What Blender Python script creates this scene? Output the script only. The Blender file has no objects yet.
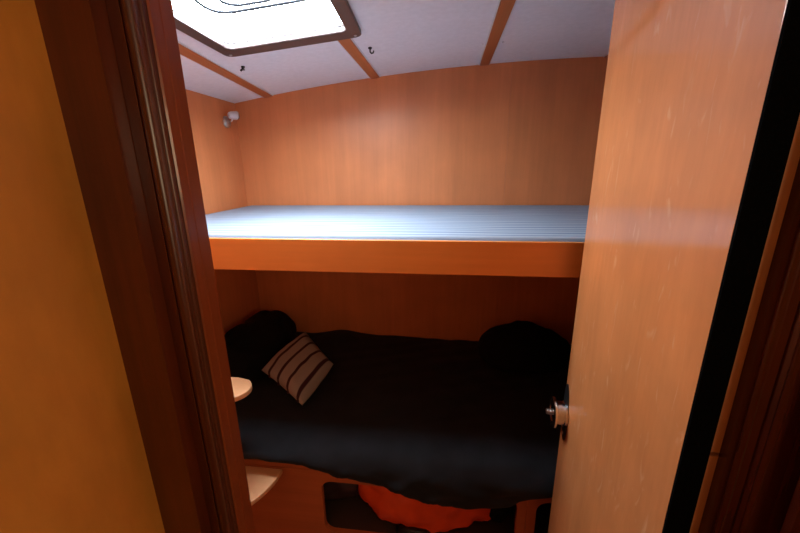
import bpy, bmesh, math, random
from mathutils import Vector, Matrix, noise
S = bpy.context.scene
COL = S.collection
R = math.radians

# ---------------------------------------------------------------- camera
cam = bpy.data.cameras.new('camera')
cam.sensor_width = 36.0
cam.lens = 36.0*360/800
cam.clip_start = 0.01
co = bpy.data.objects.new('camera', cam); COL.objects.link(co)
F = 360.0
dY = Vector((47, 100.5, -F)); dD = Vector((18, -1294, -F))
ez = (-dD).normalized(); ey = (dY-ez*dY.dot(ez)).normalized(); ex = ey.cross(ez)
rot = Matrix((ex, ey, ez))            # rows: world axes in camera coordinates
co.matrix_world = Matrix.Translation((0, 0, 1.45)) @ rot.to_4x4()
S.camera = co

# ---------------------------------------------------------------- world, light, exposure
S.view_settings.view_transform = 'Standard'
S.view_settings.look = 'None'
S.view_settings.gamma = 1.0
S.view_settings.use_curve_mapping = False
S.view_settings.exposure = 0.0
W = bpy.data.worlds.new('sky'); S.world = W
W.use_nodes = True
bg = W.node_tree.nodes['Background']
bg.inputs[0].default_value = (0.82, 0.91, 1.0, 1)
bg.inputs[1].default_value = 60.0

def area(name, loc, rotation, sx, sy, power, color, portal=False):
    l = bpy.data.lights.new(name, 'AREA'); l.shape = 'RECTANGLE'
    l.size = sx; l.size_y = sy; l.energy = power; l.color = color
    if portal: l.cycles.is_portal = True
    o = bpy.data.objects.new(name, l); COL.objects.link(o)
    o.location = loc; o.rotation_euler = rotation
    return o
area('skylight_portal', (-0.425, 0.896, 1.835), (0, 0, 0), 0.38, 0.38, 1, (1, 1, 1), True)
area('passage_light', (0.60, -0.40, 1.50), (0, R(90), 0), 0.25, 0.50, 2.7, (1.0, 0.76, 0.46))

# ---------------------------------------------------------------- materials
def new_mat(name):
    m = bpy.data.materials.new(name); m.use_nodes = True
    nt = m.node_tree
    return m, nt, nt.nodes['Principled BSDF']

def plain(name, col, rough=0.5, metal=0.0, spec=0.5, noise_amt=0.0, scale=30, bump=0.0, sheen=0.0, coat=0.0):
    m, nt, b = new_mat(name)
    b.inputs['Base Color'].default_value = (*col, 1)
    b.inputs['Roughness'].default_value = rough
    b.inputs['Metallic'].default_value = metal
    b.inputs['Specular IOR Level'].default_value = spec
    b.inputs['Sheen Weight'].default_value = sheen
    b.inputs['Coat Weight'].default_value = coat
    if noise_amt or bump:
        tc = nt.nodes.new('ShaderNodeTexCoord'); n = nt.nodes.new('ShaderNodeTexNoise')
        n.inputs['Scale'].default_value = scale; n.inputs['Detail'].default_value = 5
        nt.links.new(tc.outputs['Object'], n.inputs['Vector'])
        if noise_amt:
            r = nt.nodes.new('ShaderNodeValToRGB')
            r.color_ramp.elements[0].position = 0.3; r.color_ramp.elements[1].position = 0.7
            r.color_ramp.elements[0].color = (*[c*(1-noise_amt) for c in col], 1)
            r.color_ramp.elements[1].color = (*[min(1, c*(1+noise_amt)) for c in col], 1)
            nt.links.new(n.outputs['Fac'], r.inputs['Fac']); nt.links.new(r.outputs['Color'], b.inputs['Base Color'])
        if bump:
            bp = nt.nodes.new('ShaderNodeBump'); bp.inputs['Strength'].default_value = bump
            bp.inputs['Distance'].default_value = 0.002
            nt.links.new(n.outputs['Fac'], bp.inputs['Height']); nt.links.new(bp.outputs['Normal'], b.inputs['Normal'])
    return m

def wood(name, dark, light, axis='z', rough=0.3, scale=14, stretch=0.06, flecks=0.0, coat=0.0, fig=0.0, spec=0.5, coat_rough=0.1):
    """lacquered veneer: fine grain stretched along one axis, broad figure, optional pale flecks"""
    m, nt, b = new_mat(name)
    N = nt.nodes; L = nt.links
    tc = N.new('ShaderNodeTexCoord'); mp = N.new('ShaderNodeMapping')
    sc = [1, 1, 1]; sc['xyz'.index(axis)] = stretch
    mp.inputs['Scale'].default_value = sc
    L.new(tc.outputs['Object'], mp.inputs['Vector'])
    n1 = N.new('ShaderNodeTexNoise'); n1.inputs['Scale'].default_value = scale; n1.inputs['Detail'].default_value = 8
    n1.inputs['Roughness'].default_value = 0.65; n1.inputs['Distortion'].default_value = 0.4
    L.new(mp.outputs['Vector'], n1.inputs['Vector'])
    n2 = N.new('ShaderNodeTexNoise'); n2.inputs['Scale'].default_value = scale*9; n2.inputs['Detail'].default_value = 4
    L.new(mp.outputs['Vector'], n2.inputs['Vector'])
    mx = N.new('ShaderNodeMath'); mx.operation = 'MULTIPLY_ADD'
    L.new(n2.outputs['Fac'], mx.inputs[0]); mx.inputs[1].default_value = 0.28
    L.new(n1.outputs['Fac'], mx.inputs[2])
    sb = N.new('ShaderNodeMath'); sb.operation = 'SUBTRACT'; sb.inputs[1].default_value = 0.14
    L.new(mx.outputs[0], sb.inputs[0])
    r = N.new('ShaderNodeValToRGB')
    r.color_ramp.elements[0].position = 0.3; r.color_ramp.elements[1].position = 0.7
    r.color_ramp.elements[0].color = (*dark, 1); r.color_ramp.elements[1].color = (*light, 1)
    L.new(sb.outputs[0], r.inputs['Fac'])
    out = r.outputs['Color']
    if fig:
        n3 = N.new('ShaderNodeTexNoise'); n3.inputs['Scale'].default_value = 7; n3.inputs['Detail'].default_value = 3
        L.new(tc.outputs['Object'], n3.inputs['Vector'])
        r3 = N.new('ShaderNodeMapRange'); r3.inputs['From Min'].default_value = 0.3; r3.inputs['From Max'].default_value = 0.7
        r3.inputs['To Min'].default_value = 1-fig; r3.inputs['To Max'].default_value = 1+fig
        L.new(n3.outputs['Fac'], r3.inputs['Value'])
        mm = N.new('ShaderNodeVectorMath'); mm.operation = 'SCALE'
        L.new(out, mm.inputs[0]); L.new(r3.outputs[0], mm.inputs['Scale']); out = mm.outputs['Vector']
    if flecks:
        mp2 = N.new('ShaderNodeMapping'); mp2.inputs['Scale'].default_value = (1, 1, 0.32)
        mp2.inputs['Rotation'].default_value = (R(14), 0, 0)
        L.new(tc.outputs['Object'], mp2.inputs['Vector'])
        n4 = N.new('ShaderNodeTexNoise'); n4.inputs['Scale'].default_value = 46; n4.inputs['Detail'].default_value = 2
        n4.inputs['Distortion'].default_value = 1.2
        L.new(mp2.outputs['Vector'], n4.inputs['Vector'])
        r4 = N.new('ShaderNodeMapRange'); r4.inputs['From Min'].default_value = 0.62; r4.inputs['From Max'].default_value = 0.76
        r4.inputs['To Max'].default_value = flecks
        L.new(n4.outputs['Fac'], r4.inputs['Value'])
        mc = N.new('ShaderNodeMix'); mc.data_type = 'RGBA'
        L.new(r4.outputs[0], mc.inputs['Factor']); L.new(out, mc.inputs['A'])
        mc.inputs['B'].default_value = (0.85, 0.48, 0.26, 1)
        out = mc.outputs['Result']
    L.new(out, b.inputs['Base Color'])
    b.inputs['Roughness'].default_value = rough
    b.inputs['Specular IOR Level'].default_value = spec
    b.inputs['Coat Weight'].default_value = coat
    b.inputs['Coat Roughness'].default_value = coat_rough
    bp = N.new('ShaderNodeBump'); bp.inputs['Strength'].default_value = 0.08; bp.inputs['Distance'].default_value = 0.001
    L.new(sb.outputs[0], bp.inputs['Height']); L.new(bp.outputs['Normal'], b.inputs['Normal'])
    return m

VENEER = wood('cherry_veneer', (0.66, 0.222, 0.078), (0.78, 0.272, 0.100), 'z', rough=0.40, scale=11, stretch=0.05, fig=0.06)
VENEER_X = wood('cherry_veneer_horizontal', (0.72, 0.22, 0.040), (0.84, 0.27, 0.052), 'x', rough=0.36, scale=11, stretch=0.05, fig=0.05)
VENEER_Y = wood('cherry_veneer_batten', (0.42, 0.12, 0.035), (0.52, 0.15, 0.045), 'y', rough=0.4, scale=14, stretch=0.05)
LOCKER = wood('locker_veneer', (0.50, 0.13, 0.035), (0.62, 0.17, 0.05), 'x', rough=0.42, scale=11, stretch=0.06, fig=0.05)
DOORW = wood('door_veneer', (0.66, 0.225, 0.062), (0.80, 0.295, 0.092), 'z', rough=0.5, scale=12, stretch=0.14, flecks=0.6, fig=0.10, coat=1.0, coat_rough=0.07)
PASSAGE = wood('passage_veneer', (0.50, 0.19, 0.025), (0.66, 0.27, 0.04), 'z', rough=0.5, scale=9, stretch=0.25, fig=0.12)
MAHOG = wood('mahogany', (0.075, 0.013, 0.003), (0.14, 0.026, 0.006), 'z', rough=0.28, scale=26, stretch=0.04, coat=0.5, fig=0.15)
MAHOG_D = wood('dark_mahogany', (0.045, 0.006, 0.002), (0.085, 0.012, 0.003), 'z', rough=0.25, scale=26, stretch=0.04, coat=0.5, fig=0.15)
STEPW = wood('step_veneer', (0.75, 0.36, 0.16), (0.85, 0.44, 0.21), 'x', rough=0.45, scale=14, stretch=0.1)
WHITE = plain('white_vinyl', (0.83, 0.83, 0.87), 0.5, noise_amt=0.04, scale=60, bump=0.05)
WHITE_PL = plain('white_plastic', (0.72, 0.72, 0.74), 0.35)
BROWNPL = plain('brown_plastic', (0.075, 0.05, 0.045), 0.4, noise_amt=0.1, scale=40)
BLACKPL = plain('black_plastic', (0.012, 0.012, 0.012), 0.4)
PILE = plain('black_felt', (0.003, 0.003, 0.003), 0.95, spec=0.02, noise_amt=0.3, scale=300, bump=0.3)
CHROME = plain('chrome', (0.72, 0.70, 0.68), 0.16, metal=1.0)
STEEL = plain('brushed_steel', (0.55, 0.53, 0.50), 0.3, metal=1.0)
FROST = plain('frosted_cover', (0.75, 0.76, 0.80), 0.35)
COAM = plain('coaming_gelcoat', (0.80, 0.81, 0.83), 0.4)
BLACKCLOTH = plain('black_cotton', (0.012, 0.014, 0.017), 0.85, spec=0.25, noise_amt=0.25, scale=14, bump=0.2, sheen=0.03)
BLACKCLOTH2 = plain('black_fleece', (0.006, 0.006, 0.0065), 0.95, spec=0.15, noise_amt=0.3, scale=90, bump=0.4)
FOAM = plain('grey_ticking', (0.05, 0.05, 0.055), 0.9)
ORANGE = plain('orange_nylon', (0.95, 0.09, 0.010), 0.5, noise_amt=0.12, scale=12, bump=0.3)
PLUM = plain('dark_plum_nylon', (0.05, 0.022, 0.026), 0.6, noise_amt=0.25, scale=20, bump=0.3)
SOLE = plain('cabin_sole', (0.12, 0.045, 0.02), 0.45, noise_amt=0.15, scale=12)
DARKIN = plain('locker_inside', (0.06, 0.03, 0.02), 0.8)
PIPING = plain('grey_piping', (0.20, 0.22, 0.25), 0.7)
BEIGE = plain('beige', (0.3, 0.26, 0.22), 0.8)

def glass_mat():
    m = bpy.data.materials.new('hatch_acrylic'); m.use_nodes = True
    nt = m.node_tree; N = nt.nodes; L = nt.links
    N.remove(N['Principled BSDF'])
    t = N.new('ShaderNodeBsdfTransparent'); t.inputs[0].default_value = (0.93, 0.96, 0.98, 1)
    g = N.new('ShaderNodeBsdfGlossy'); g.inputs['Roughness'].default_value = 0.05
    geo = N.new('ShaderNodeNewGeometry')          # reflect only where a ray enters the sheet
    f = N.new('ShaderNodeMath'); f.operation = 'MULTIPLY_ADD'; f.inputs[1].default_value = -0.06; f.inputs[2].default_value = 0.06
    L.new(geo.outputs['Backfacing'], f.inputs[0])
    mx = N.new('ShaderNodeMixShader')
    L.new(f.outputs[0], mx.inputs[0]); L.new(t.outputs[0], mx.inputs[1]); L.new(g.outputs[0], mx.inputs[2])
    L.new(mx.outputs[0], N['Material Output'].inputs['Surface'])
    return m
GLASS = glass_mat()

def stripes(name, stops, period, axis='Y', rough=0.8, wob=0.003, coords='Object', shift=0.0):
    """woven stripes across one object axis; stops = (position, colour)"""
    m, nt, b = new_mat(name); N = nt.nodes; L = nt.links
    tc = N.new('ShaderNodeTexCoord'); sp = N.new('ShaderNodeSeparateXYZ')
    L.new(tc.outputs[coords], sp.inputs[0])
    nz = N.new('ShaderNodeTexNoise'); nz.inputs['Scale'].default_value = 6; L.new(tc.outputs['Object'], nz.inputs['Vector'])
    w = N.new('ShaderNodeMath'); w.operation = 'MULTIPLY_ADD'; w.inputs[1].default_value = wob
    L.new(nz.outputs['Fac'], w.inputs[0]); L.new(sp.outputs[axis], w.inputs[2])
    d = N.new('ShaderNodeMath'); d.operation = 'DIVIDE'; d.inputs[1].default_value = period; L.new(w.outputs[0], d.inputs[0])
    d2 = N.new('ShaderNodeMath'); d2.operation = 'ADD'; d2.inputs[1].default_value = shift; L.new(d.outputs[0], d2.inputs[0])
    f = N.new('ShaderNodeMath'); f.operation = 'FRACT'; L.new(d2.outputs[0], f.inputs[0])
    r = N.new('ShaderNodeValToRGB'); r.color_ramp.interpolation = 'LINEAR'
    els = r.color_ramp.elements
    els[0].position = stops[0][0]; els[0].color = (*stops[0][1], 1)
    els[1].position = stops[-1][0]; els[1].color = (*stops[-1][1], 1)
    for p, c in stops[1:-1]:
        e = els.new(p); e.color = (*c, 1)
    L.new(f.outputs[0], r.inputs['Fac']); L.new(r.outputs['Color'], b.inputs['Base Color'])
    b.inputs['Roughness'].default_value = rough
    b.inputs['Specular IOR Level'].default_value = 0.3
    return m
cw = (0.345, 0.395, 0.46); cb = (0.15, 0.195, 0.285); cg = (0.26, 0.315, 0.395)
TICK = stripes('blue_white_ticking', [(0, cw), (0.20, cw), (0.24, cb), (0.32, cb), (0.36, cw), (0.50, cw), (0.54, cg), (0.74, cg), (0.78, cw), (0.86, cw), (0.89, cb), (0.93, cb), (1, cw)], 0.085)
sb_, sd_ = (0.34, 0.29, 0.25), (0.045, 0.012, 0.018)
CUSH = stripes('beige_maroon_stripe', [(0, sb_), (0.36, sb_), (0.41, sd_), (0.59, sd_), (0.64, sb_), (1, sb_)], 0.23, wob=0.01, coords='UV', shift=0.5-0.21/0.23)

# ---------------------------------------------------------------- mesh helpers
def link(name, bm, m, parent=None, smooth=False, bevel=0.0, segs=3):
    me = bpy.data.meshes.new(name)
    bmesh.ops.recalc_face_normals(bm, faces=bm.faces[:])
    bm.to_mesh(me); bm.free()
    if smooth:
        for p in me.polygons: p.use_smooth = True
    me.materials.append(m)
    o = bpy.data.objects.new(name, me); COL.objects.link(o)
    if parent: o.parent = parent
    if bevel:
        md = o.modifiers.new('bevel', 'BEVEL'); md.width = bevel; md.segments = segs; md.limit_method = 'ANGLE'; md.angle_limit = R(40)
        for p in me.polygons: p.use_smooth = True
        w = o.modifiers.new('normals', 'WEIGHTED_NORMAL'); w.keep_sharp = True
    return o

def empty(name, loc, rz=0.0):
    o = bpy.data.objects.new(name, None); COL.objects.link(o)
    o.location = loc; o.rotation_euler = (0, 0, rz); o.empty_display_size = 0.05
    return o

def tag(o, label, cat, group=None):
    o['label'] = label; o['category'] = cat
    if group: o['group'] = group
    return o

def structure(o):
    o['kind'] = 'structure'; return o

def box(bm, x0, x1, y0, y1, z0, z1, M=None):
    v = [bm.verts.new((x, y, z)) for x in (x0, x1) for y in (y0, y1) for z in (z0, z1)]
    for f in ((0, 1, 3, 2), (4, 6, 7, 5), (0, 4, 5, 1), (2, 3, 7, 6), (0, 2, 6, 4), (1, 5, 7, 3)):
        bm.faces.new([v[i] for i in f])
    if M is not None: bmesh.ops.transform(bm, matrix=M, verts=v)
    return v

def boxo(name, x0, x1, y0, y1, z0, z1, m, parent=None, bevel=0.0):
    bm = bmesh.new(); box(bm, x0, x1, y0, y1, z0, z1); return link(name, bm, m, parent, bevel=bevel)

def prism(bm, pts, z0, z1, M=None):
    """vertical extrusion of a plan outline"""
    a = [bm.verts.new((x, y, z0)) for x, y in pts]; b = [bm.verts.new((x, y, z1)) for x, y in pts]
    n = len(pts)
    bm.faces.new(a[::-1]); bm.faces.new(b)
    for i in range(n): bm.faces.new((a[i], a[(i+1) % n], b[(i+1) % n], b[i]))
    if M is not None: bmesh.ops.transform(bm, matrix=M, verts=a+b)

def rrect(cx, cy, hw, hh, r, n=6):
    pts = []
    for sx, sy, a0 in ((1, 1, 0), (-1, 1, 90), (-1, -1, 180), (1, -1, 270)):
        for i in range(n+1):
            a = R(a0+90*i/n)
            pts.append((cx+sx*(hw-r)+r*math.cos(a), cy+sy*(hh-r)+r*math.sin(a)))
    return pts

def ring(bm, outer, inner, z0, z1, M=None):
    """plate with a hole: two outlines of the same count"""
    n = len(outer); V = []
    for pts, z in ((outer, z0), (inner, z0), (inner, z1), (outer, z1)):
        V.append([bm.verts.new((x, y, z)) for x, y in pts])
    for k in range(4):
        A, B = V[k], V[(k+1) % 4]
        for i in range(n): bm.faces.new((A[i], A[(i+1) % n], B[(i+1) % n], B[i]))
    if M is not None: bmesh.ops.transform(bm, matrix=M, verts=[v for q in V for v in q])

def lathe(bm, prof, n=32, M=None):
    """prof = (radius, height) along local z"""
    rings = []
    for r, h in prof:
        rings.append([bm.verts.new((r*math.cos(2*math.pi*i/n), r*math.sin(2*math.pi*i/n), h)) for i in range(n)])
    for a, b in zip(rings, rings[1:]):
        for i in range(n): bm.faces.new((a[i], a[(i+1) % n], b[(i+1) % n], b[i]))
    bm.faces.new(rings[0][::-1]); bm.faces.new(rings[-1])
    if M is not None: bmesh.ops.transform(bm, matrix=M, verts=[v for q in rings for v in q])

def tube(bm, pts, r, n=10, closed=False):
    P = [Vector(p) for p in pts]; rings = []; N = len(P)
    for i, p in enumerate(P):
        if closed: t = (P[(i+1) % N]-P[i-1]).normalized()
        else: t = (P[min(i+1, N-1)]-P[max(i-1, 0)]).normalized()
        u = t.cross(Vector((0, 0, 1)))
        if u.length < 0.05: u = t.cross(Vector((1, 0, 0)))
        u.normalize(); v = t.cross(u)
        rings.append([bm.verts.new(p+r*(u*math.cos(2*math.pi*k/n)+v*math.sin(2*math.pi*k/n))) for k in range(n)])
    rr = list(zip(rings, rings[1:]))
    if closed: rr.append((rings[-1], rings[0]))
    for a, b in rr:
        for k in range(n): bm.faces.new((a[k], a[(k+1) % n], b[(k+1) % n], b[k]))
    if not closed:
        bm.faces.new(rings[0][::-1]); bm.faces.new(rings[-1])

def align(loc, d, up=(0, 0, 1)):
    """matrix putting local z along d"""
    return Matrix.Translation(loc) @ Vector(d).to_track_quat('Z', 'Y').to_matrix().to_4x4()

def pillow_bm(w, l, h, n=28, p=3.0, pinch=0.08, wr=0.006, seed=0, freq=9):
    bm = bmesh.new(); off = Vector((seed*7.3, seed*3.1, 0)); top = {}; bot = {}
    for i in range(n+1):
        for j in range(n+1):
            u = -1+2*i/n; v = -1+2*j/n
            t = max(0.0, (1-abs(u)**p)*(1-abs(v)**p))**0.5
            x = u*w/2*(1-pinch*(1-abs(v)**2)*abs(u)); y = v*l/2*(1-pinch*(1-abs(u)**2)*abs(v))
            k = noise.noise(Vector((x*freq, y*freq, 0))+off)*wr*(0.3+t)
            edge = i in (0, n) or j in (0, n)
            a = bm.verts.new((x, y, t*h/2+k)); top[i, j] = a
            if edge: bot[i, j] = a
            else:
                k2 = noise.noise(Vector((x*freq, y*freq, 5))+off)*wr*(0.3+t)
                bot[i, j] = bm.verts.new((x, y, -t*h/2+k2))
    for i in range(n):
        for j in range(n):
            bm.faces.new((top[i, j], top[i+1, j], top[i+1, j+1], top[i, j+1]))
            q = [bot[i, j], bot[i, j+1], bot[i+1, j+1], bot[i+1, j]]
            bm.faces.new(q)
    return bm

def crumple(bm, amp, freq, seed):
    off = Vector((seed*11.7, seed*5.1, seed*2.3))
    bm.normal_update()
    for v in bm.verts:
        k = noise.noise(v.co*freq+off)+0.5*noise.noise(v.co*freq*2.3+off)
        k -= 0.6*abs(noise.noise(v.co*freq*1.4-off))
        v.co += v.normal*amp*k

# ================================================================ the setting
def CZ(x): return 1.84-0.056*(x-0.5)**2          # cambered deckhead
XL, XR, YF, YB = -0.93, 1.15, 0.335, 1.61

structure(boxo('floor', -1.0, 1.25, -1.15, 1.70, -0.05, 0.0, SOLE))
# back wall with the vertical joint seen between the bunks
bm = bmesh.new()
box(bm, XL-0.05, 0.2445, YB, YB+0.04, 0, 1.88); box(bm, 0.2455, XR+0.05, YB, YB+0.04, 0, 1.88)
box(bm, 0.2445, 0.2455, YB+0.003, YB+0.04, 0, 1.88)
structure(link('wall_back', bm, VENEER))
structure(boxo('wall_left', XL-0.04, XL, YF, YB, 0, 1.80, VENEER))
structure(boxo('wall_right', XR, XR+0.04, YF, YB, 0, 1.88, VENEER))
# partition between the passage and the cabin, either side of the doorway
structure(boxo('wall_front', -0.97, -0.262, 0.31, YF+0.01, 0, 1.88, VENEER))
structure(boxo('wall_front_right', 0.345, 1.19, 0.31, YF+0.01, 0, 1.90, VENEER))
structure(boxo('trim_1', -0.262, 0.345, 0.29, YF+0.01, 1.76, 1.90, MAHOG))
# passage
structure(boxo('wall_passage_left', -0.34, -0.30, -1.15, 0.269, 0, 1.95, PASSAGE))
structure(boxo('wall_passage_right', 0.62, 0.66, -1.15, 0.31, 0, 1.95, PASSAGE))
structure(boxo('wall_passage_end', -0.34, 0.66, -1.19, -1.15, 0, 1.95, PASSAGE))
structure(boxo('ceiling_passage', -0.34, 0.66, -1.19, 0.29, 1.90, 1.95, WHITE))

# cambered ceiling slab with the hatch opening
HX0, HX1, HY0, HY1 = -0.605, -0.245, 0.72, 1.076
bm = bmesh.new()
def slab(bm, xs, y0, y1, th=0.020):
    lo0 = [bm.verts.new((x, y0, CZ(x))) for x in xs]; lo1 = [bm.verts.new((x, y1, CZ(x))) for x in xs]
    hi0 = [bm.verts.new((x, y0, CZ(x)+th)) for x in xs]; hi1 = [bm.verts.new((x, y1, CZ(x)+th)) for x in xs]
    for i in range(len(xs)-1):
        for q in ((lo0[i], lo1[i], lo1[i+1], lo0[i+1]), (hi0[i], hi0[i+1], hi1[i+1], hi1[i]),
                  (lo0[i], lo0[i+1], hi0[i+1], hi0[i]), (lo1[i], hi1[i], hi1[i+1], lo1[i+1])):
            bm.faces.new(q)
    bm.faces.new((lo0[0], hi0[0], hi1[0], lo1[0])); bm.faces.new((lo0[-1], lo1[-1], hi1[-1], hi0[-1]))
def rng(a, b, n): return [a+(b-a)*i/n for i in range(n+1)]
slab(bm, rng(XL-0.04, HX0, 6), YF-0.02, YB)
slab(bm, rng(HX1, XR+0.04, 24), YF-0.02, YB)
slab(bm, rng(HX0, HX1, 6), YF-0.02, HY0); slab(bm, rng(HX0, HX1, 6), HY1, YB)
cl = structure(link('ceiling', bm, WHITE))

def batten(n, x, y0, y1, w=0.036, skew=0.0):
    bm = bmesh.new(); h = w/2
    v = [bm.verts.new((xx+skew*(y-YB), y, CZ(xx+skew*(y-YB))+dz)) for y in (y0, y1) for xx, dz in ((x-h, -0.0045), (x+h, -0.0045), (x+h, 0.002), (x-h, 0.002))]
    for q in ((0, 1, 2, 3), (7, 6, 5, 4), (0, 4, 5, 1), (1, 5, 6, 2), (2, 6, 7, 3), (3, 7, 4, 0)): bm.faces.new([v[i] for i in q])
    structure(link('trim_%d' % n, bm, VENEER_Y, bevel=0.0015))
    # pale edging strips of the panels on both sides
    for s in (-1, 1):
        bm = bmesh.new(); xa = x+s*(h+0.0005); xb = x+s*(h+0.0045)
        v = [bm.verts.new((xx+skew*(y-YB), y, CZ(xx+skew*(y-YB))+dz)) for y in (y0, y1) for xx, dz in ((min(xa, xb), -0.002), (max(xa, xb), -0.002), (max(xa, xb), 0.002), (min(xa, xb), 0.002))]
        for q in ((0, 1, 2, 3), (7, 6, 5, 4), (0, 4, 5, 1), (1, 5, 6, 2), (2, 6, 7, 3), (3, 7, 4, 0)): bm.faces.new([v[i] for i in q])
        structure(link('trim_%d' % (n+10*(2+s)), bm, WHITE_PL))
batten(2, -0.770, YF+0.01, YB, skew=-0.104)
batten(3, -0.300, 1.122, YB)
batten(4, 0.138, YF+0.01, YB)
batten(5, -0.300, YF+0.01, 0.70)
batten(6, 0.60, YF+0.01, YB)
# small screws beside the right batten
bm = bmesh.new()
for x, y in ((0.108, 0.98), (0.108, 1.35), (0.172, 0.98), (0.172, 1.35), (0.108, 1.60), (-0.272, 1.58)):
    lathe(bm, [(0.0035, 0), (0.0035, 0.002), (0.002, 0.003)], 12, align((x, y, CZ(x)), (0, 0, -1)))
structure(link('trim_7', bm, WHITE_PL, smooth=True))

# door frame: left post, moulded in plan
FT = 1.76
bm = bmesh.new()
prism(bm, [(-0.300, 0.2685), (-0.2560, 0.2685), (-0.2560, 0.312), (-0.300, 0.312)], 0, FT)
structure(link('trim_8', bm, MAHOG))
bm = bmesh.new()
pts = [(-0.2555, 0.3125), (-0.2555, 0.2822), (-0.2450, 0.2824)]
for i in range(25):                                 # round bead
    a = R(195+165*i/24); pts.append((-0.2412+0.0050*math.cos(a), 0.2868+0.0050*math.sin(a)))
pts += [(-0.2376, 0.2905), (-0.2382, 0.2925)]
for i in range(9):                                  # small second ridge
    a = R(-90+160*i/8); pts.append((-0.2381+0.0018*math.cos(a), 0.2955+0.0018*math.sin(a)))
pts += [(-0.2375, 0.312)]
prism(bm, pts, 0, FT)
structure(link('trim_9', bm, wood('mahogany_bead', (0.06, 0.012, 0.003), (0.11, 0.02, 0.005), 'z', rough=0.32, scale=26, stretch=0.04, coat=0.8, coat_rough=0.28)))
bm = bmesh.new()
prism(bm, [(-0.262, 0.3125), (-0.2365, 0.3125), (-0.2355, 0.314), (-0.2355, 0.329), (-0.2375, 0.331), (-0.262, 0.331)], 0, FT)
prism(bm, [(-0.2368, 0.3005), (-0.2355, 0.3020), (-0.2355, 0.3124), (-0.2368, 0.3124)], 0, FT)
structure(link('trim_10', bm, wood('mahogany_reveal', (0.20, 0.040, 0.010), (0.28, 0.062, 0.015), 'z', rough=0.3, scale=26, stretch=0.04, coat=0.4))) 

# right post: veneer strip standing in for the brightly lit wall beyond, and moulded mahogany
bm = bmesh.new(); box(bm, 0.2875, 0.345, 0.3592, 0.372, 0, 1.143); box(bm, 0.2875, 0.345, 0.3592, 0.372, 1.148, FT)
structure(link('trim_15', bm, wood('lit_strip_veneer', (0.80, 0.36, 0.14), (0.90, 0.44, 0.18), 'z', rough=0.4, scale=14, stretch=0.06), bevel=0.001))  # veneer made paler: the bright light on the strip is in its colour
bm = bmesh.new()
prof = [(0.2965, 0.3585), (0.2965, 0.3430)]
for i in range(7):
    a = R(180+90*i/6); prof.append((0.3015+0.005*math.cos(a), 0.3420+0.005*math.sin(a)))
prof += [(0.3065, 0.3345), (0.3080, 0.3360)]
for i in range(7):
    a = R(180+90*i/6); prof.append((0.3150+0.005*math.cos(a), 0.3300+0.005*math.sin(a)))
prof += [(0.328, 0.3230), (0.345, 0.3150), (0.345, 0.3585)]
prism(bm, prof, 0, FT)
structure(link('trim_16', bm, MAHOG_D))
bm = bmesh.new(); prism(bm, [(0.3262, 0.309), (0.3262, 0.301), (0.330, 0.298), (0.46, 0.298), (0.46, 0.309)], 0, 1.90)
structure(link('trim_17', bm, MAHOG_D))

# ================================================================ roof hatch
HC = Vector((-0.4245, 0.898, 1.7905)); 
HM = Matrix.Translation(HC) @ Matrix.Rotation(R(3.4), 4, 'Z') @ Matrix.Rotation(-math.atan(0.104), 4, 'Y')
hatch = empty('roof_hatch', HC)
hatch.matrix_world = HM
tag(hatch, 'square skylight hatch with brown frame and clear pane in the white ceiling', 'hatch')
bm = bmesh.new()
ring(bm, rrect(0, 0, 0.197, 0.205, 0.022), rrect(0, -0.004, 0.1635, 0.152, 0.018), -0.013, 0.002)
fr = link('frame', bm, BROWNPL, hatch, bevel=0.003)
bm = bmesh.new()
ring(bm, rrect(0, 0, 0.172, 0.168, 0.022), rrect(0, -0.004, 0.1620, 0.1505, 0.018), 0.0025, 0.022)
link('coaming', bm, COAM, hatch)
bm = bmesh.new()
prism(bm, rrect(0, -0.004, 0.1615, 0.150, 0.018), 0.014, 0.020)
link('pane', bm, GLASS, hatch)
bm = bmesh.new()
tube(bm, [(x, y, 0.012) for x, y in rrect(0.015, -0.060, 0.125, 0.062, 0.045)], 0.0032, 6, True)
tube(bm, [(x, y, 0.012) for x, y in rrect(-0.005, -0.065, 0.060, 0.042, 0.035)], 0.0030, 6, True)
link('vent_ring', bm, plain('dark_rubber', (0.012, 0.012, 0.014), 0.8, spec=0.1), hatch, smooth=True)
for sx, sy in ((-1, 1), (1, 1), (-1, -1), (1, -1)):
    bm = bmesh.new(); lathe(bm, [(0.0045, 0), (0.0045, 0.0012), (0.003, 0.002)], 14, align((sx*0.180, sy*0.184, -0.013), (0, 0, -1)))
    link('screw', bm, STEEL, hatch, smooth=True)

# ceiling clips
def clip(x, y, rz, label, hook):
    t = empty('ceiling_clip', (x, y, CZ(x)), rz); tag(t, label, 'clip', None)
    bm = bmesh.new(); lathe(bm, [(0.006, 0), (0.006, 0.003), (0.004, 0.005)], 16, Matrix.Rotation(math.pi, 4, 'X')); link('base', bm, BLACKPL, t, smooth=True)
    bm = bmesh.new()
    if hook: tube(bm, [(0, 0, -0.004), (0, 0, -0.012), (0.004, 0, -0.017), (0.010, 0, -0.016), (0.012, 0, -0.010)], 0.0025)
    else:
        box(bm, -0.003, 0.003, -0.008, 0.010, -0.010, -0.004); tube(bm, [(0, 0, -0.006), (-0.009, 0.002, -0.013)], 0.003)
    link('hook', bm, BLACKPL, t, smooth=hook)
clip(-0.655, 1.21, 0.3, 'small black ceiling clip on the white panel left of the middle wooden batten', False)
clip(-0.246, 1.245, -0.2, 'small black hook on the white ceiling right of the hatch corner', True)

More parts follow.
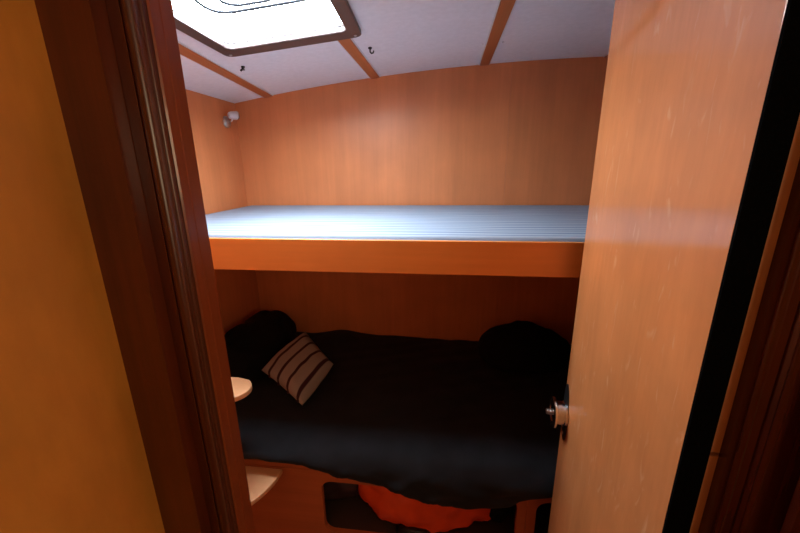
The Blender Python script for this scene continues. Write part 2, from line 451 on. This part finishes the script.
# ================================================================ reading light
rl = empty('reading_light', (-0.93, 1.525, 1.640))
tag(rl, 'small white and chrome reading spotlight on the cabin wall above the bunk', 'light')
bm = bmesh.new(); lathe(bm, [(0.024, 0), (0.024, 0.004), (0.019, 0.011), (0.006, 0.014)], 28, align((0, 0, 0), (1, 0, 0))); link('base', bm, STEEL, rl, smooth=True)
bm = bmesh.new(); tube(bm, [(0.010, 0, 0), (0.024, 0.002, 0.004), (0.030, 0.006, 0.016), (0.038, 0.01, 0.020)], 0.004); link('arm', bm, CHROME, rl, smooth=True)
bm = bmesh.new(); Mh = align((0.034, -0.012, 0.024), (0.45, 0.85, 0.05))
lathe(bm, [(0.008, -0.012), (0.013, -0.008), (0.0155, 0.0), (0.0168, 0.012), (0.0172, 0.022), (0.0150, 0.024)], 28, Mh); hd = link('lamp_head', bm, FROST, rl, smooth=True)
bm = bmesh.new(); lathe(bm, [(0.0168, 0.0220), (0.0182, 0.0230), (0.0182, 0.0270), (0.016, 0.0275)], 28, Mh); link('rim', bm, CHROME, hd, smooth=True)
bm = bmesh.new(); lathe(bm, [(0.0025, 0), (0.0025, 0.010), (0.001, 0.011)], 12, align((0.004, -0.020, 0.006), (0.5, -1, 0.1))); link('switch', bm, CHROME, rl, smooth=True)

# ================================================================ upper bunk
ub = empty('upper_bunk', (0.1, 0.86, 1.19))
tag(ub, 'upper bunk platform with orange veneered front rail across the cabin', 'bunk')
def rel(o, p):
    """keep a mesh written in world coordinates in place under its parent"""
    o.parent = p; o.matrix_parent_inverse = Matrix.Translation(p.location).inverted(); return o
rel(boxo('rail', XL+0.001, XR-0.001, 0.860, 0.871, 1.190, 1.2745, VENEER_X, bevel=0.0012), ub)
rel(boxo('bunk_board', XL+0.001, XR-0.001, 0.8712, YB-0.001, 1.198, 1.212, VENEER_X), ub)

def mattress(name, x0, x1, y0, y1, z0, z1, m, crown, pipe=None):
    cx, cy = (x0+x1)/2, (y0+y1)/2
    t = empty(name, (cx, cy, z0))
    bm = bmesh.new(); hw, hl = (x1-x0)/2, (y1-y0)/2; H = z1-z0; nx, ny = 80, 40; r = 0.012
    def edge(v, h):                        # rounded rim
        d = h-abs(v); return r-math.sqrt(max(0, r*r-(r-d)**2)) if d < r else 0
    T = {}; us = rng(-hw, hw, nx)
    vs = [-hl, -hl+0.002, -hl+0.005, -hl+0.009]+rng(-hl+0.014, hl-0.014, ny)+[hl-0.009, hl-0.005, hl-0.002, hl]
    for i, x in enumerate(us):
        for j, y in enumerate(vs):
            f = max(0, (1-(x/hw)**4)*(1-(y/hl)**4))
            z = H+crown*f-edge(y, hl)-edge(x, hw)*0.5+0.0035*noise.noise(Vector((x*2.2, y*6, 1)))*f+0.0020*noise.noise(Vector((x*6, y*15, 3)))*f
            T[i, j] = bm.verts.new((x, y, z))
    nj = len(vs)
    for i in range(nx):
        for j in range(nj-1): bm.faces.new((T[i, j], T[i+1, j], T[i+1, j+1], T[i, j+1]))
    border = [T[i, 0] for i in range(nx+1)]+[T[nx, j] for j in range(1, nj)]+[T[i, nj-1] for i in range(nx-1, -1, -1)]+[T[0, j] for j in range(nj-2, 0, -1)]
    low = [bm.verts.new((v.co.x, v.co.y, 0)) for v in border]; n = len(border)
    for i in range(n): bm.faces.new((border[i], low[i], low[(i+1) % n], border[(i+1) % n]))
    bm.faces.new(low)
    link('cover', bm, m, t, smooth=True)
    if pipe:
        bm = bmesh.new(); tube(bm, [(x, -hl-0.001, H-0.011+0.0018*noise.noise(Vector((x*5, 0, 0)))) for x in rng(-hw+0.005, hw-0.005, 60)], 0.0028, 8)
        link('piping', bm, pipe, t, smooth=True)
    return t
um = mattress('mattress', XL+0.004, XR-0.01, 0.8745, YB-0.004, 1.2125, 1.284, TICK, 0.002, PIPING)
tag(um, 'thin blue and white striped mattress on the upper bunk', 'mattress')

# ================================================================ lower bunk
lb = empty('lower_bunk', (0.1, 0.88, 0))
tag(lb, 'lower bunk base with orange veneered locker front and rounded openings', 'bunk')
# front panel with two rounded openings, built in the x-z plane
def xz(bm_fn):
    return Matrix(((1, 0, 0, 0), (0, 0, -1, 0), (0, 1, 0, 0), (0, 0, 0, 1)))
MX = Matrix.Translation((0, 0.895, 0)) @ xz(None)
bm = bmesh.new()
O1 = (-0.073, 0.388, 0.303, 0.104, 0.034); O2 = (0.62, 0.388, 0.335, 0.104, 0.034)
def cell(x0, x1, o):
    inner = rrect(*o, n=6)
    # outer outline with matching point count: project the inner points to the cell rectangle
    outer = []
    cx, cy = o[0], o[1]
    hw, hh = (x1-x0)/2, 0.53/2; mx, my = (x0+x1)/2, 0.53/2
    for k, (sx, sy) in enumerate(((1, 1), (-1, 1), (-1, -1), (1, -1))):
        for i in range(7):
            u = i/6
            if k in (0, 2): ax, ay = (0, -1) if u < .5 else (-1, 0)
            else: ax, ay = (-1, 0) if u < .5 else (0, -1)
            d = abs(u-0.5)*0.04
            outer.append((mx+sx*(hw-(d if ax else 0)), my+sy*(hh-(d if ay else 0))))
    ring(bm, outer, inner, 0.0, 0.017, MX)
cell(XL+0.001, 0.257, O1); cell(0.257, XR-0.001, O2)
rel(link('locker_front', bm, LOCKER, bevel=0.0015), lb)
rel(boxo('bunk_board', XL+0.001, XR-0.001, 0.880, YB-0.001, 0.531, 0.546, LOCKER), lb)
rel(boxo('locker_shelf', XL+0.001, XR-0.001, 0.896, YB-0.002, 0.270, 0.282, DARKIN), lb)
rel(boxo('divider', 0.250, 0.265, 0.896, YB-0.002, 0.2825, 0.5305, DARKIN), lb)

lm = mattress('mattress', XL+0.006, XR-0.02, 0.890, YB-0.006, 0.5462, 0.612, FOAM, 0.006)
tag(lm, 'mattress of the lower bunk under the black duvet', 'mattress')

# duvet over the mattress and hanging over the front
def hem(x):
    P = [(-0.95, 0.60), (-0.62, 0.602), (-0.50, 0.602), (-0.40, 0.576), (-0.30, 0.548), (-0.20, 0.530), (-0.12, 0.508), (-0.02, 0.488), (0.08, 0.482), (0.20, 0.502), (0.32, 0.550), (0.5, 0.56), (1.2, 0.56)]
    for (a, za), (b, zb) in zip(P, P[1:]):
        if a <= x <= b: return za+(zb-za)*(x-a)/(b-a)
    return P[-1][1]
bm = bmesh.new(); NX, NT, NF = 150, 60, 18; G = {}
for i in range(NX+1):
    x = XL+0.012+(XR-XL-0.04)*i/NX
    for j in range(NT+NF+1):
        if j <= NT:
            t = j/NT; y = 1.596-(1.596-0.872)*t; z = 0.632
            z += 0.010*noise.noise(Vector((x*4, y*4, 0)))+0.006*abs(noise.noise(Vector((x*9+y*3, y*7-x*2, 2))))
            z += 0.040*math.exp(-((x+0.50)/0.09)**2-((y-1.53)/0.08)**2)
            z += 0.006*abs(noise.noise(Vector((x*5-y*12, y*4, 9))))
            e = max(0, 1-(y-0.872)/0.05); z -= 0.010*e*e
        else:
            t = (j-NT)/NF; zb = hem(x); z0 = 0.622+0.010*noise.noise(Vector((x*4, 0.872*4, 0)))
            z = z0+(zb+0.012*noise.noise(Vector((x*9, 3, 1)))-z0)*t
            y = 0.872-0.022*math.sin(math.pi*min(1, t*1.0))**0.8-0.004
            y -= 0.012*t*abs(noise.noise(Vector((x*11+z*5, z*6, 4))))+0.022*t*noise.noise(Vector((x*5+z*14, z*9, 7)))+0.020*t*abs(noise.noise(Vector((x*14-z*20, z*9, 2))))
            y = min(y, 0.868)
        G[i, j] = bm.verts.new((x, y, z))
for i in range(NX):
    for j in range(NT+NF): bm.faces.new((G[i, j], G[i+1, j], G[i+1, j+1], G[i, j+1]))
dv = link('duvet', bm, BLACKCLOTH, smooth=True)
md = dv.modifiers.new('thick', 'SOLIDIFY'); md.thickness = 0.010; md.offset = 1 
tag(dv, 'black duvet spread over the lower bunk and hanging over its front', 'duvet')

# cushion with stripes: plane through its four corners
def place(o, c, xdir, ydir):
    xd = Vector(xdir).normalized(); zd = xd.cross(Vector(ydir)).normalized(); yd = zd.cross(xd)
    M = Matrix((xd, yd, zd)).transposed().to_4x4(); M.translation = Vector(c); o.matrix_world = M
cA = Vector((-0.689, 1.140, 0.702)); cT = Vector((-0.578, 1.322, 0.782)); cR = Vector((-0.421, 1.194, 0.712)); cB = Vector((-0.456, 0.965, 0.692))
cC = (cA+cT+cR+cB)/4+Vector((0.004, -0.003, 0.008))
cu = empty('striped_cushion', cC)
def quad(u, v):                # u from edge A-B to edge T-R, v from edge A-T to edge B-R
    return (cA*(1-u)*(1-v)+cT*u*(1-v)+cR*u*v+cB*(1-u)*v)-(cA+cT+cR+cB)/4
cN = (cT-cA).cross(cB-cA).normalized(); cN = cN if cN.z > 0 else -cN
bm = pillow_bm(1.0, 1.0, 0.085, n=32, pinch=0.04, wr=0.007, seed=3, freq=4)
uvl = bm.loops.layers.uv.new('UVMap')
for f in bm.faces:
    for lp_ in f.loops: lp_[uvl].uv = (lp_.vert.co.x+0.5, lp_.vert.co.y+0.5)
for v in bm.verts:
    k = v.co.z; v.co = quad(v.co.x+0.5, v.co.y+0.5)+cN*k
link('cover', bm, CUSH, cu, smooth=True)
TASS = plain('maroon_cord', (0.045, 0.012, 0.018), 0.9)
for k in range(4):
    bm = bmesh.new(); pk = quad(0.02, 0.21+0.23*k)
    bmesh.ops.create_uvsphere(bm, u_segments=12, v_segments=8, radius=0.006, matrix=Matrix.Translation(pk))
    link('knot', bm, TASS, cu, smooth=True)
tag(cu, 'beige cushion with maroon stripes leaning on the dark pillow in the lower bunk', 'cushion')

def lump(rx, ry, rz, amp, freq, seed):
    bm = bmesh.new(); bmesh.ops.create_icosphere(bm, subdivisions=5, radius=1.0)
    for v in bm.verts:
        z = v.co.z; z = z if z > 0 else z*0.35           # flattened where it lies
        v.co = Vector((v.co.x*rx, v.co.y*ry, z*rz))
    crumple(bm, amp, freq, seed); return bm
lp = link('pillow', lump(0.135, 0.290, 0.150, 0.018, 8, 5), BLACKCLOTH2, smooth=True)
lp.location = (-0.790, 1.295, 0.695); tag(lp, 'black pillow behind the striped cushion at the left end of the lower bunk', 'pillow')
rp = link('pillow', lump(0.195, 0.150, 0.125, 0.016, 9, 8), BLACKCLOTH2, smooth=True)
rp.location = (0.330, 1.42, 0.690); tag(rp, 'rounded black pillow heaped by the back wall near the open door', 'pillow')

# ================================================================ bags in the locker
bm = bmesh.new(); bmesh.ops.create_icosphere(bm, subdivisions=5, radius=1.0)
for v in bm.verts: v.co = Vector((v.co.x*0.238, v.co.y*0.10, math.copysign(abs(v.co.z)**0.45, v.co.z)*0.100))
crumple(bm, 0.022, 13, 2)
bag = empty('orange_bag', (-0.040, 1.02, 0.2825)); tag(bag, 'crumpled orange nylon bag stowed in the locker opening under the lower bunk', 'bag')
ob = link('bag_body', bm, ORANGE, bag, smooth=True); ob.location = (0, -0.035, 0.100)
bm = bmesh.new(); tube(bm, [(-0.095, -0.112, 0.010), (-0.080, -0.128, 0.026), (-0.045, -0.136, 0.038), (-0.005, -0.132, 0.028), (0.015, -0.120, 0.010)], 0.011, 12)
link('strap', bm, BLACKPL, bag, smooth=True)
bm = bmesh.new(); bmesh.ops.create_icosphere(bm, subdivisions=4, radius=1.0)
for v in bm.verts: v.co = Vector((v.co.x*0.13, v.co.y*0.09, v.co.z*0.08))
crumple(bm, 0.016, 16, 6)
pb = link('dark_bag', bm, PLUM, smooth=True); pb.location = (-0.385, 1.04, 0.358)
tag(pb, 'dark plum bag in the locker opening left of the orange bag', 'bag')
bm = bmesh.new(); bmesh.ops.create_icosphere(bm, subdivisions=4, radius=1.0)
for v in bm.verts: v.co = Vector((v.co.x*0.055, v.co.y*0.11, v.co.z*0.10))
crumple(bm, 0.012, 16, 9)
kb = link('dark_bag', bm, BLACKCLOTH2, smooth=True); kb.location = (0.190, 1.03, 0.374)
kb.scale = (1, 1, 0.9)
tag(kb, 'black bag in the locker opening right of the orange bag', 'bag')

# ================================================================ side panel and steps
sp = boxo('side_panel', -0.680, -0.660, 0.56, 0.822, 0, 1.189, VENEER, bevel=0.003)
tag(sp, 'upright veneered side panel carrying the two bunk steps behind the door post', 'panel')
def step(name, outline, z, label):
    bm = bmesh.new(); prism(bm, outline, -0.016, 0.0)
    o = link(name, bm, STEPW, bevel=0.003); o.location = (0, 0, z)
    return tag(o, label, 'step', 'rounded steps up to the bunks')
def arc(cx, cy, rx, ry, a0, a1, n=14): return [(cx+rx*math.cos(R(a0+(a1-a0)*i/n)), cy+ry*math.sin(R(a0+(a1-a0)*i/n))) for i in range(n+1)]
step('bunk_step', [(-0.6605, 0.740)]+arc(-0.60, 0.808, 0.072, 0.056, -80, 50)+[(-0.590, 0.8590), (-0.6605, 0.8590)], 0.864, 'pale rounded wooden step at pillow height beside the door post, upper of the two')
step('bunk_step', [(-0.6605, 0.672)]+arc(-0.660, 0.8590, 0.170, 0.190, -80, -4)+[(-0.490, 0.8590), (-0.6605, 0.8590)], 0.545, 'pale pointed wooden step below the duvet edge, lower of the two')

# ================================================================ the open door
door = empty('door_1', (0.26, 0.356, 0.02))
ang = math.atan2(0.813-0.356, 0.300-0.26)         # direction hinge -> free edge
door.rotation_euler = (0, 0, ang)
structure(door)
DW = math.hypot(0.04, 0.457)
# local x runs along the door, local +y is the face towards the camera's left
bm = bmesh.new(); box(bm, 0.004, DW, -0.0235, 0.0, 0, 1.72)
link('door_leaf', bm, DOORW, door, bevel=0.002)
bm = bmesh.new(); box(bm, 0.0, 0.0038, -0.0242, 0.0004, 0, 1.72)
link('edge_seal', bm, PILE, door)
# lock: dark oval plate and chrome knob near the free edge
lz = 0.852; lx = DW-0.026
bm = bmesh.new()
MD = Matrix(((1, 0, 0, lx), (0, 0, 1, 0.0002), (0, 1, 0, lz), (0, 0, 0, 1))) @ Matrix.Rotation(R(-8), 4, 'Z')
prism(bm, [(0.022*math.cos(2*math.pi*i/40), 0.072*math.sin(2*math.pi*i/40)) for i in range(40)], 0, 0.002, MD)
link('door_plate', bm, BLACKPL, door)
kz = lz-0.003
bm = bmesh.new(); Mk = align((lx, 0.002, kz), (0, 1, 0))
lathe(bm, [(0.030, 0), (0.030, 0.005), (0.0275, 0.007), (0.0275, 0.020), (0.030, 0.022), (0.0355, 0.0235), (0.0365, 0.0255), (0.0365, 0.0285), (0.034, 0.030), (0.022, 0.0305), (0.020, 0.0285)], 40, Mk)
kn = link('door_knob', bm, CHROME, door, smooth=True)
em = kn.modifiers.new('sharp', 'EDGE_SPLIT'); em.split_angle = R(40)
bm = bmesh.new(); lathe(bm, [(0.0070, 0.028), (0.0070, 0.0415), (0.0058, 0.043)], 20, Mk)
bo = link('button', bm, STEEL, kn, smooth=True)
bm = bmesh.new(); lathe(bm, [(0.004, 0), (0.004, 0.001), (0.002, 0.0018)], 14, align((lx-0.003, 0.0022, lz-0.056), (0, 1, 0)))
link('screw', bm, STEEL, door, smooth=True)
